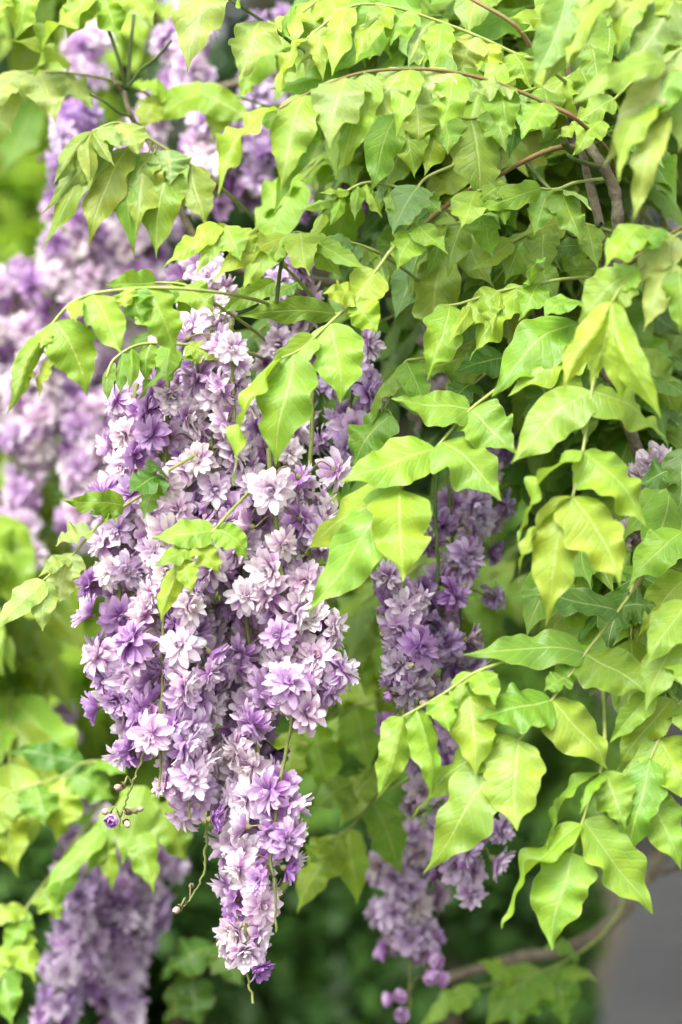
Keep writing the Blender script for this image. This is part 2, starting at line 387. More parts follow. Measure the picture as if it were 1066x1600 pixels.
def compound(label, rachis, spec, y0=0.0, y1=None, col='l', group=None, stalk=M_RACHIS, r=0.0011, petiole=True, tipf=0.012):
    """one compound leaf: rachis in photo pixels, leaflets 'bx by tx ty width [roll [kind [colour]]]'"""
    y1 = y0 if y1 is None else y1
    n = len(rachis); pts = []
    for i, q in enumerate(rachis):
        yy = q[2] if len(q) > 2 else y0 + (y1 - y0) * i / max(1, n - 1)
        pts.append(P(q[0], q[1], yy))
    if petiole:                                        # the stalk goes on back into the plant
        d = (pts[0] - pts[1]).normalized() if len(pts) > 1 else Vector((0, 0, 1))
        pts = [pts[0] + d * 0.05 + Vector((0, 0.17, 0.0)), pts[0] + d * 0.035 + Vector((0, 0.06, 0.0))] + pts
    path = smooth_path(pts, 6)
    org = path[0].copy()
    e = empty('compound_leaf', org); tag(e, label, 'leaf', group)
    link('rachis', tube_mesh('rachis', path, r * 1.35, r * 0.75, stalk, 6, 0.1, R, org), e)
    for ln in spec.strip().split(';'):
        f = ln.split()
        if not f: continue
        bx, by, tx, ty, wd = map(float, f[:5])
        roll = float(f[5]) if len(f) > 5 else 0.0
        kind = f[6] if len(f) > 6 else 'n'; c = f[7] if len(f) > 7 else col
        # depth of the leaflet's base = depth of the nearest rachis point
        best = min(path, key=lambda q: (q - P(bx, by, q.y)).length)
        yb = best.y + R.uniform(-0.004, 0.004)
        B = P(bx, by, yb)
        if (best - B).length < 0.006: B = best.copy()
        yt = yb - tipf + R.uniform(-0.018, 0.012)
        if len(f) > 8: yt = yb + float(f[8])
        T = P(tx, ty, yt)
        leaflet(e, org, B, T, wd * PX * (DIST + yb) / DIST * 1.08, N_HERO, roll + R.uniform(-8, 8), kind, c)
        if (best - B).length > 0.003:
            link('leaflet_stalk', tube_mesh('leaflet_stalk', smooth_path([best, best.lerp(B, 0.5) + Vector((0, 0.004, 0.002)), B], 3), r * 0.7, r * 0.6, stalk, 5, 0, None, org), e)
    return e

compound('pale lime compound leaf arching in front of the pale lilac blossom mass',
    [(325, 455), (230, 450), (130, 464), (78, 512), (42, 590)], '''
    236 446 278 556 66; 200 452 196 480 40 20 n y; 146 460 193 553 62; 122 472 118 502 26 10 n y; 88 500 137 618 74; 66 510 62 545 30 20 n y;
    74 525 12 648 44 -48 f; 78 560 60 622 24 20 n y; 45 570 27 606 28 10 n y; 205 455 225 512 46 25 n m''', -0.09, -0.12, 'l')
compound('compound leaf with narrow folded leaflets hanging in a comb above the main blossoms',
    [(305, 540), (225, 537), (180, 560), (166, 590)], '''
    180 565 168 627 26 30 f m; 192 552 188 617 28 20 f m; 212 545 200 613 30 10 f m; 232 538 228 600 34 0 f m; 262 540 260 593 42 0 f m;
    300 552 214 624 42 25 n m; 330 542 312 598 48 0 n m; 295 535 340 565 38 0 n l''', -0.03, -0.05, 'm')
compound('compound leaf with a dull green leaflet rolled over behind the arching lime leaf',
    [(330, 470), (290, 446), (255, 442), (240, 442)], '''
    245 440 164 444 40 -35 v m; 290 442 335 490 54; 265 445 300 492 45 0 n m''', -0.01, -0.02, 'l')
compound('lime leaf whorl on a dark stalk standing over the upper blossoms',
    [(432, 475), (440, 410), (456, 366), (482, 366)], '''
    452 367 375 458 48 -20 w y; 445 366 330 442 40 -10 w y; 470 366 483 430 56 0 n y; 484 370 535 432 42 15 n l; 490 378 574 420 30 30 v l; 462 366 420 420 40 20 n l''',
    -0.05, -0.06, 'y', stalk=M_DARKSTEM, petiole=False)
compound('small lime whorl of drooping leaflets touching the upper blossoms',
    [(420, 392), (385, 362), (345, 352)], '''
    345 352 254 416 36 -15 w y; 350 352 376 406 48 0 n y; 373 354 402 396 38 10 n y; 340 354 305 430 34 0 f l; 360 355 310 398 30 -30 r l''', -0.06, -0.07, 'y')
compound('compound leaf with edge-on wavy leaflets across the top of the main blossoms',
    [(540, 470), (525, 490), (430, 440)], '''
    520 490 368 494 38 -45 w m; 432 440 338 492 32 -40 v m; 470 440 415 478 34 20 n d''', 0.0, 0.02, 'm')
compound('compound leaf with broad lime leaflets and a twisted ribbon leaflet over the blossoms',
    [(612, 390), (600, 406), (558, 462), (515, 505), (470, 545), (440, 560)], '''
    588 422 534 498 64 0 n y; 515 500 532 630 78 0 n l; 463 556 430 727 80 0 n l; 442 560 355 757 44 50 r y; 548 470 590 520 50 20 n y; 495 525 415 600 42 -30 v l; 560 458 505 458 40 -20 w y''', -0.06, -0.10, 'l')
compound('compound leaf with broad flat leaflets hanging beside the bare flower stems',
    [(815, 570), (790, 597), (735, 640), (690, 690), (625, 765)], '''
    732 640 611 622 78 0 p m; 736 640 808 709 80 0 p m; 688 699 531 750 78 -15 n l; 690 699 784 780 88 0 n l; 622 765 472 862 86 -20 n l 0.05; 622 767 478 957 88 -5 w l 0.0; 631 766 630 909 90 0 p l -0.035''',
    -0.05, -0.10, 'l')
compound('folded mid green leaflets behind the broad flat leaf',
    [(660, 560), (630, 570), (600, 640)], '''
    628 568 578 664 44 40 f m; 612 648 545 738 66 -10 n m; 640 572 668 640 44 10 n m''', 0.01, 0.01, 'm')
compound('hanging yellow-lime compound leaf with blistered tapering leaflets down a pale rachis',
    [(935, 560), (925, 612), (911, 705), (895, 776)], '''
    914 616 798 722 78 -10 n y; 922 616 1043 681 84 0 n y; 907 700 804 846 48 45 r y; 912 702 1011 822 84 0 n y; 896 772 803 912 38 55 r y; 897 776 970 914 88 0 n y; 890 780 853 978 74 0 n y''',
    -0.12, -0.15, 'y', petiole=False)
compound('bunch of limp folded yellow-green leaflets drooping from one point',
    [(1010, 412), (985, 430), (956, 472)], '''
    956 472 972 630 66 0 f y; 950 474 882 614 50 -35 f y; 962 474 1032 652 58 35 f y; 948 478 922 602 50 -12 f y; 985 428 904 502 74 -8 n l; 1000 420 940 448 56 0 n l''',
    -0.15, -0.17, 'y')
compound('pale limp compound leaf hanging beside the woody stems',
    [(1100, 360), (1056, 368), (1050, 410)], '''
    1050 364 1000 446 64 0 n p; 1054 408 1004 518 52 10 n p; 1005 352 944 418 64 0 n l; 1030 356 985 400 50 20 n m; 1060 420 1062 520 50 0 n l''', -0.14, -0.16, 'l')
compound('compound leaf with broad overlapping leaflets behind the hanging yellow-lime leaf',
    [(985, 450), (905, 505), (850, 560)], '''
    906 470 848 497 48 0 n m; 906 506 768 617 88 -12 n m; 908 540 794 616 70 0 n l; 920 490 935 590 70 0 n m; 860 550 905 640 60 10 n m''', -0.05, -0.07, 'm')
compound('compound leaf spreading broad mid green leaflets above the dark undergrowth',
    [(985, 925), (966, 955), (915, 1021), (862, 1094), (810, 1157)], '''
    962 952 797 932 60 0 p d; 970 950 1026 944 60 0 n d; 912 1019 721 1023 58 -10 p m; 918 1021 1011 1082 88 0 p m; 860 1093 744 1122 90 0 p m; 865 1094 952 1201 88 0 n l;
    806 1157 640 1277 56 -10 w l 0.04; 815 1158 808 1298 88 0 p l -0.03; 785 1192 660 1364 92 -5 n l 0.0; 900 1030 866 1082 34 0 n m; 890 1060 850 1080 40 10 n m''',
    -0.06, -0.12, 'l')
compound('compound leaf with folded sharply pointed leaflets hanging before the violet raceme',
    [(908, 1024), (850, 1016), (800, 1030), (740, 1052), (690, 1086), (630, 1120)], '''
    738 1052 700 1112 46 -20 f m; 733 1076 743 1212 76 0 n l; 656 1112 675 1252 54 0 f l; 632 1118 588 1252 60 -30 f l; 690 1088 702 1142 44 10 n l; 755 1050 775 1100 50 0 n l''',
    -0.085, -0.12, 'l', petiole=False)
compound('hanging compound leaf whose smooth end leaflet points at the grey path',
    [(945, 1160), (940, 1198), (920, 1255), (909, 1288), (894, 1332)], '''
    936 1204 850 1322 40 45 r l; 901 1287 779 1447 52 32 r l; 913 1286 1022 1428 80 0 v l; 894 1330 862 1486 86 0 n l; 942 1206 978 1294 62 0 n l; 938 1204 905 1270 34 40 f m''',
    -0.10, -0.12, 'l')
compound('compound leaf with glossy folded leaflets hanging beside the smooth-ended leaf',
    [(1090, 1080), (1056, 1105), (1030, 1155), (1016, 1186)], '''
    1016 1184 978 1347 64 0 n m; 1020 1157 924 1308 52 -38 f l; 1036 1154 1086 1262 84 0 n l; 1050 1092 963 1206 50 -20 v l; 1005 1235 1066 1358 68 0 n l; 1058 1098 1078 1150 50 0 n l''',
    -0.08, -0.10, 'l')
compound('lime compound leaf reaching in at the edge above the glossy folded one',
    [(1110, 965), (1075, 985), (1020, 1080)], '''
    1070 992 1008 1110 64 0 n l; 1018 1084 953 1162 40 -25 v l; 1075 940 1008 1042 66 -10 n l; 1060 1010 1072 1080 50 0 n l''', -0.09, -0.10, 'l')
compound('compound leaf with deep green shaded leaflets beside flowers dulled for shade',
    [(1110, 700), (1076, 735), (1066, 830)], '''
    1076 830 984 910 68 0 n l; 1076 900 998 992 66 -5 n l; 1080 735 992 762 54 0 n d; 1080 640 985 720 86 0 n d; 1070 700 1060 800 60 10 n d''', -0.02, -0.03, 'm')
compound('long arching compound leaf with scalloped pale leaflets along a reddish rachis',
    [(905, 190), (850, 160), (780, 131), (705, 112), (630, 108), (560, 115), (500, 137), (433, 172)], '''
    628 108 571 192 74 0 w p; 543 120 515 230 80 0 n p; 476 150 438 296 66 0 w l; 433 172 336 304 50 25 r y; 505 150 430 332 52 -20 w m; 570 120 533 264 64 0 n m;
    705 114 643 168 58 -10 w p; 800 134 736 142 46 0 w p; 640 112 618 215 46 10 n l; 700 116 690 200 56 0 n l; 785 134 800 210 60 0 n m; 850 162 815 215 62 5 n l''',
    -0.05, -0.10, 'l', stalk=M_SHOOT, r=0.0012)
compound('compound leaf with pale folded leaflets shading translucent lime ones at the top',
    [(840, 96), (810, 86), (745, 56), (668, 27), (608, 10), (546, 11), (480, 60)], '''
    748 56 714 112 60 0 n p; 765 62 745 112 50 10 n y; 682 30 637 103 52 0 f p; 609 10 563 43 38 -40 f p; 605 13 556 97 44 10 n y; 546 12 469 100 48 -35 f p; 550 16 518 117 42 10 n y;
    507 45 505 127 30 10 n y; 478 62 431 155 36 40 r y; 690 38 672 110 46 0 n l; 640 18 610 70 48 0 n l; 800 80 830 140 50 0 n m''',
    -0.02, -0.05, 'l')
compound('single-stalked compound leaf with big pale leaflets hanging over the upper blossoms',
    [(500, 98), (460, 70), (418, 38), (360, 0), (330, -22)], '''
    416 28 372 127 76 0 n p; 326 -14 292 110 74 0 n p; 440 55 470 5 50 0 n l; 375 5 420 -40 50 0 n l; 470 76 430 120 40 0 n l''', 0.03, 0.0, 'p', stalk=M_DARKSTEM, petiole=False)
compound('bright lime compound leaf with ruffled leaflets against the dark evergreens',
    [(200, -40), (150, -8), (60, -16), (5, -22)], '''
    150 -6 48 116 66 20 r y; 52 -14 22 63 42 0 n y; 6 -18 -2 40 34 0 n y; 130 -8 105 60 50 0 n y; 160 -8 190 60 56 0 n l; 190 -20 240 40 56 0 n y''', 0.12, 0.10, 'y')
compound('pale blurred compound leaf hanging beside the twig with three shoots',
    [(150, 120), (62, 112), (5, 116)], '''
    62 114 87 192 66 0 n p; 5 118 17 208 48 0 n p; 90 124 148 170 48 -10 n p; 40 120 -20 170 60 0 n p; 110 100 20 60 44 0 n y''', 0.14, 0.14, 'p')
compound('compound leaf with a tuft of folded young leaflets above the blurred blossoms',
    [(335, 284), (300, 258), (240, 221), (188, 192), (144, 205)], '''
    146 205 84 288 42 -25 f o; 144 207 140 297 36 0 f o; 148 208 180 260 24 20 f o; 156 196 189 231 32 0 n p; 190 194 216 240 54 0 n p; 262 232 265 288 64 0 n p;
    232 240 212 364 70 0 n o; 298 262 322 352 60 0 n o; 265 245 243 402 64 5 n m; 200 230 138 382 56 -10 n o; 205 240 210 402 44 0 n m; 165 215 66 334 44 -25 f o; 188 200 62 388 46 -10 n o; 240 240 175 330 60 0 n o''',
    0.09, 0.06, 'o')
compound('translucent lime compound leaf behind the tuft of folded young leaflets',
    [(470, 190), (400, 160), (320, 140), (240, 150)], '''
    330 142 240 192 50 -20 n y; 300 140 405 192 54 20 n y; 360 150 330 220 50 0 n y; 250 150 215 200 48 0 n y; 410 165 440 215 50 0 n l; 270 145 200 130 40 0 n y; 380 152 405 100 44 0 n y''', 0.2, 0.2, 'y')
compound('pale limp compound leaf with long curled leaflets above the woody fork',
    [(1100, -30), (1010, -20), (925, -12)], '''
    925 -8 846 137 54 -32 f p; 948 -8 884 108 48 10 n y; 972 -14 972 54 46 0 n p; 1010 -10 964 84 44 20 n y; 1052 0 984 114 78 0 n b; 1060 30 1028 98 50 0 n y; 885 -10 829 132 60 -10 v b; 1035 -10 1070 60 50 0 n l''', -0.13, -0.15, 'p')
compound('limp pale compound leaf with twisted leaflets over the woody fork',
    [(1110, 60), (1062, 78), (1040, 98)], '''
    1060 80 1062 238 82 0 n p; 1045 95 944 258 62 -28 w p; 1040 100 884 166 44 -30 w l; 1040 150 964 282 48 20 w l; 1046 180 985 345 46 20 r p; 1060 110 1000 200 50 0 n m''', -0.17, -0.2, 'p')
compound('compound leaf with small leaflets by the cut green stub',
    [(985, 130), (955, 160), (910, 195)], '''
    942 188 894 242 40 0 n l; 966 162 888 197 38 -20 w l; 925 75 940 142 46 0 n m; 870 30 794 26 36 -30 n l; 888 46 814 49 28 -30 n l; 905 200 870 215 30 10 n l''', -0.02, -0.03, 'l')
compound('compound leaf with a large olive-lime leaflet in the dense upper foliage',
    [(800, 150), (735, 186), (650, 156), (610, 170)], '''
    735 188 751 320 82 0 n o; 650 158 653 232 60 0 n l; 640 172 648 277 66 0 n l; 618 182 579 302 56 -15 n m; 700 172 664 274 48 -10 n l; 690 170 700 240 56 0 n l; 770 165 790 235 50 0 n m''', 0.0, -0.02, 'l')
compound('compound leaf with deep green leaflets and one large lime leaflet behind the reddish rachis',
    [(920, 100), (880, 125), (815, 150)], '''
    815 150 795 247 46 0 n d; 888 122 814 212 84 0 n l; 850 140 850 215 54 0 n m; 905 110 925 185 50 0 n m; 830 146 765 180 48 0 n m''', 0.03, 0.03, 'm')
compound('compound leaf with a leaflet tinted blue-green as sky reflection among the young shoots',
    [(705, 260), (655, 290), (650, 362)], '''
    652 292 613 367 64 0 p b; 650 360 621 422 56 0 n l; 662 350 700 395 40 0 n m; 655 300 690 330 40 0 n m''', -0.03, -0.04, 'l')  # blue-green base colour stands in for the sky reflected on this leaflet
compound('compound leaf with fingered mid green leaflets beside the woody stems',
    [(900, 285), (866, 296), (800, 290), (745, 298)], '''
    746 296 721 354 60 0 n l; 800 288 748 312 44 0 n m; 842 298 732 337 36 -35 w l; 864 298 834 367 50 0 n m; 870 296 909 380 54 0 n m; 868 293 926 327 34 -30 n p; 780 292 790 350 46 0 n m''', -0.02, -0.03, 'm')
compound('compound leaf with slim hanging leaflets in the dense upper foliage',
    [(760, 330), (726, 346), (690, 352)], '''
    700 350 667 432 38 -25 f m; 726 346 699 432 46 0 n m; 750 336 770 400 46 0 n m; 690 352 640 400 34 0 n l''', 0.0, 0.0, 'm')
compound('compound leaf with mixed small leaflets under the woody stems',
    [(950, 360), (880, 348), (800, 378), (770, 400)], '''
    882 346 811 367 42 -20 n l; 802 376 736 422 32 -25 v l; 836 366 788 442 52 0 n m; 946 418 869 426 44 0 n m; 905 384 838 386 30 -30 n d; 860 356 850 430 48 0 n m; 920 358 935 420 40 0 n m''', 0.02, 0.0, 'm')
compound('compound leaf with ragged drooping leaflets on a level rachis above dark gaps',
    [(880, 436), (835, 445), (780, 455), (720, 474), (690, 478)], '''
    815 450 733 562 52 0 w l; 704 476 667 594 60 0 w l; 735 472 699 537 36 0 f l; 782 454 768 522 26 0 f l; 780 456 720 520 52 -10 w l; 840 446 810 500 50 0 n m; 830 446 852 400 40 0 n m''', -0.02, -0.03, 'l')
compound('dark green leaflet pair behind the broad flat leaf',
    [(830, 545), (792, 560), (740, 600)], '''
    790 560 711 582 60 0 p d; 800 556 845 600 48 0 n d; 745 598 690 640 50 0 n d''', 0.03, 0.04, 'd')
compound('small young compound leaf lying on the main blossoms',
    [(352, 808), (335, 828), (301, 855), (279, 884)], '''
    332 828 237 840 50 -15 n l; 338 827 389 874 50 0 n l; 302 853 239 884 34 -10 n l; 305 853 344 897 42 0 n l; 287 874 298 930 34 0 n l; 279 884 252 972 42 -10 f l''',
    -0.075, -0.09, 'l', r=0.001)
compound('pale compound leaf stretching out from the side of the main blossoms',
    [(215, 778), (160, 815), (116, 864), (68, 907)], '''
    196 795 94 780 40 -25 w m; 194 800 139 802 40 10 n l; 152 830 86 852 52 10 v p; 118 864 88 952 50 0 n p; 70 905 67 987 42 0 n p; 66 908 -8 987 42 -15 n p; 112 868 60 900 26 -20 n p''',
    -0.02, -0.05, 'p', r=0.001)
compound('pair of dark green leaflets poking out of the main blossoms',
    [(290, 720), (262, 738), (248, 762)], '246 741 202 770 52 0 n d; 248 762 222 812 34 20 n m; 256 740 225 725 34 0 n d', -0.05, -0.06, 'd')
compound('blurred bright compound leaf with broad leaflets over the lower violet raceme',
    [(200, 1188), (130, 1192), (98, 1212), (10, 1240), (-20, 1255)], '''
    96 1213 88 1318 70 0 n l; 106 1207 182 1248 60 0 n m; 130 1192 14 1174 46 -10 n d; 12 1240 30 1372 66 0 n l; 20 1236 -40 1330 66 0 n l; 60 1222 70 1290 60 0 n m; 150 1192 200 1210 40 0 n m''', 0.3, 0.28, 'l')
compound('blurred compound leaf with hanging leaflets beneath the main blossoms',
    [(300, 1230), (225, 1250), (182, 1280), (150, 1310), (60, 1400)], '''
    182 1262 128 1372 40 0 n l; 166 1306 175 1392 34 0 n l; 226 1228 190 1352 62 0 n l; 220 1290 240 1397 46 0 n l; 246 1256 292 1348 60 0 n l; 166 1292 62 1398 34 0 n l; 270 1240 330 1290 56 0 n l; 115 1340 90 1420 40 0 n m''', 0.26, 0.26, 'l')
compound('blurred compound leaf between the main blossoms and the violet raceme',
    [(640, 1080), (555, 1105), (490, 1130), (450, 1150)], '''
    556 1106 581 1207 64 0 n l; 490 1130 516 1247 66 0 n l; 600 1094 640 1060 50 0 n l; 530 1112 470 1080 56 0 n m; 460 1145 440 1230 56 0 n l; 620 1086 640 1170 56 0 n m''', 0.30, 0.28, 'l')
compound('blurred compound leaf with hanging pointed leaflets over the dark undergrowth',
    [(640, 1215), (590, 1245), (545, 1295), (500, 1320)], '''
    542 1298 558 1414 50 0 n l; 527 1308 464 1427 56 -10 n l; 582 1258 630 1368 60 0 n m; 586 1212 530 1292 50 0 n l; 552 1222 484 1262 54 0 n m; 600 1240 560 1200 50 0 n l; 520 1315 480 1350 40 0 n l''', 0.26, 0.22, 'l')
compound('blurred bright compound leaf low above the dark undergrowth',
    [(930, 1470), (870, 1508), (800, 1530), (735, 1545)], '''
    850 1512 758 1606 84 0 n m; 872 1510 884 1608 66 0 n m; 872 1520 934 1532 34 0 n m; 742 1543 654 1604 42 0 n l; 800 1530 745 1500 36 0 n m; 820 1524 805 1610 70 0 n m; 900 1490 850 1480 36 0 n m''', 0.42, 0.4, 'm')
compound('blurred compound leaf hanging in front of the low dusky mauve racemes',
    [(70, 1380), (35, 1430), (10, 1490), (-10, 1560)], '''
    44 1420 8 1492 40 0 n m; 24 1455 56 1535 48 0 n l; 2 1495 18 1606 54 0 n m; 40 1425 -25 1440 40 0 n l; 60 1392 100 1440 40 0 n l; 10 1480 -40 1560 50 0 n l''', 0.30, 0.28, 'm')
compound('dim green blurred leaf low between the mauve racemes and the longest raceme',
    [(380, 1450), (335, 1480), (300, 1530)], '''
    334 1484 250 1530 64 0 n d; 302 1528 312 1606 60 0 n d; 345 1478 380 1540 54 0 n d; 300 1530 255 1600 50 0 n d''', 0.45, 0.45, 'd')
compound('curled young leaflets opening on thin shoots between the woody stems and the blossoms',
    [(640, 300), (580, 285), (540, 300), (505, 330)], '''
    505 330 485 372 22 0 f l; 530 305 515 352 24 0 f l; 545 300 500 300 24 0 f l; 560 292 555 345 26 0 f l; 575 288 598 340 26 0 f l; 600 290 575 330 24 20 f b; 610 295 625 345 28 0 f l; 520 315 470 330 24 0 f l;
    590 290 610 250 24 0 f b''', -0.02, -0.04, 'l')
compound('grey-green furled young leaflets beside the upper blossoms',
    [(600, 400), (570, 385), (545, 378)], '''
    545 378 528 405 26 10 f b; 560 384 545 420 26 0 f b; 570 386 566 430 28 0 f b; 548 378 508 370 24 0 f b; 590 395 605 450 26 0 f b; 575 388 610 420 30 0 f l''', -0.02, -0.03, 'b')

# ------------------------------------------------------------------ filler foliage behind
POOL = []
for i in range(26):
    kd = 'nnnnvwnfrnpw'[i % 12]; k = KINDS[kd]; j = lambda s: NR.uniform(1 - s, 1 + s)
    V, uv, F = leaf_arrays(1.0, NR.uniform(0.40, 0.54), k[0] * j(.5), k[1] * j(.4), k[2] * j(.4), k[3] * NR.uniform(-1, 1), k[4], NR, 16, 6, k[5], 0.0)
    POOL.append(np_mesh('leaflet', V, F, M_LEAF, uv))
COLWORD = {'l': 'lime', 'y': 'yellow-lime', 'm': 'mid green', 'd': 'deep green', 'o': 'olive-lime'}
def wild_leaf(label, group, start, dirv, length, pairs, lsize, cols, rr, droop=0.5, r=0.0013):
    d = dirv.normalized(); pts = [start]; p = start.copy(); n = 8
    for i in range(n):
        d = (d + Vector((rr.uniform(-.06, .06), rr.uniform(-.06, .06), -droop / n * 1.6))).normalized()
        p = p + d * length / n; pts.append(p.copy())
    ccol = rr.choice(cols)
    label = COLWORD[ccol] + ' ' + {3: 'seven', 4: 'nine', 5: 'eleven'}[pairs] + '-leaflet ' + label
    e = empty('compound_leaf', start); tag(e, label, 'leaf', group)
    link('rachis', tube_mesh('rachis', pts, r * 1.3, r * 0.7, M_RACHIS, 5, 0, None, start), e)
    def put(B, X, nrm, L):
        Z = (nrm - X * nrm.dot(X)); Z.normalize(); Y = Z.cross(X)
        o = link('leaflet', rr.choice(POOL), e)
        m = Matrix((X, Y, Z)).transposed().to_4x4() @ Matrix.Diagonal((L, L, L, 1)); m.translation = B - start
        o.matrix_local = m; o.color = jitter_col(ccol if rr.random() < .75 else rr.choice(cols), 0.2)
    for k in range(pairs):
        t = 0.24 + 0.72 * k / pairs; q = t * n; i = min(n - 1, int(q)); B = pts[i].lerp(pts[i + 1], q - i); T = (pts[i + 1] - pts[i]).normalized()
        S = T.cross(Vector((0, 0, 1)))
        if S.length < 0.2: S = T.cross(Vector((0, 1, 0)))
        S.normalize(); U = S.cross(T)
        if U.z < 0: U = -U
        for sg in (-1, 1):
            X = (S * sg * rr.uniform(.6, 1.0) + T * rr.uniform(.15, .6) + Vector((0, 0, -rr.uniform(.3, 1.1))) + Vector((rr.uniform(-.2, .2), rr.uniform(-.3, .1), 0))).normalized()
            put(B, X, U + Vector((rr.uniform(-.4, .4), -0.55, 0.35 + rr.uniform(-.3, .3))), lsize * rr.uniform(.75, 1.15) * (0.85 + 0.3 * math.sin(math.pi * t)))
    X = (d + Vector((0, 0, -.4))).normalized()
    put(pts[-1], X, Vector((rr.uniform(-.3, .3), -.7, .6)), lsize * rr.uniform(.95, 1.2))
    return e
RW = random.Random(77)
def fill(label, group, boxes, n, cols, length=(0.13, 0.2), lsize=(0.055, 0.075), lean=(-0.5, -0.3, 0.1), droop=(0.4, 0.9)):
    tot = sum((b[1] - b[0]) * (b[3] - b[2]) for b in boxes)
    for k in range(n):
        u = RW.random() * tot
        for b in boxes:
            u -= (b[1] - b[0]) * (b[3] - b[2])
            if u <= 0: break
        s = P(RW.uniform(b[0], b[1]), RW.uniform(b[2], b[3]), RW.uniform(b[4], b[5]))
        a = RW.gauss(0, 0.8); l = Vector(lean); l.rotate(Quaternion((0, 1, 0), a))
        l += Vector((0, RW.uniform(-.5, .2), RW.uniform(-.2, .5)))
        wild_leaf(label, group, s, l, RW.uniform(*length), RW.choice((3, 4, 4, 5)), RW.uniform(*lsize), cols, RW, RW.uniform(*droop))
fill('compound leaf among the dense shade-tinted foliage behind the woody stems', 'inner foliage behind the woody stems',
     [(700, 1090, 40, 420, 0.2, 0.45), (700, 1090, 330, 560, 0.18, 0.4)], 56, 'mmddd')  # mostly deeper greens: the inner shade is put into the leaf colour
fill('compound leaf in the thick of the foliage along the top', 'upper foliage of the wisteria',
     [(600, 1090, -120, 90, 0.20, 0.42), (720, 1000, 60, 250, 0.16, 0.24)], 34, 'llmmyo')
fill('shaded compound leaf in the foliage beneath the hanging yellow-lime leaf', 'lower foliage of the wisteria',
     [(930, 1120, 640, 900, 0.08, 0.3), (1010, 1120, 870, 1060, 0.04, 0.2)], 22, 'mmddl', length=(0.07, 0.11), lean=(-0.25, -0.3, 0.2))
fill('blurred compound leaf behind the violet raceme', 'foliage behind the violet raceme',
     [(640, 880, 760, 980, 0.4, 0.65), (470, 640, 800, 940, 0.5, 0.7)], 14, 'llml')
fill('blurred bright compound leaf beside the main blossoms', 'blurred foliage beside the main blossoms',
     [(-60, 90, 800, 960, 0.42, 0.75), (-60, 30, 960, 1080, 0.4, 0.6)], 16, 'lllmy', lsize=(0.075, 0.1), lean=(-0.2, -0.5, 0.1))
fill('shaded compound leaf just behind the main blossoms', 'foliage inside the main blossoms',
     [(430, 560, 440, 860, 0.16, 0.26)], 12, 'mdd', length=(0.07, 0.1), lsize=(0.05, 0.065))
fill('blurred compound leaf among the pale lilac blossom mass', 'foliage among the pale lilac blossoms',
     [(-40, 230, 540, 780, 0.66, 0.9), (-60, 330, -100, 110, 0.55, 0.9)], 24, 'llym', lsize=(0.06, 0.09))
fill('blurred compound leaf low beside the lower violet raceme', 'low blurred foliage',
     [(-60, 20, 1180, 1360, 0.45, 0.6)], 5, 'mmld')

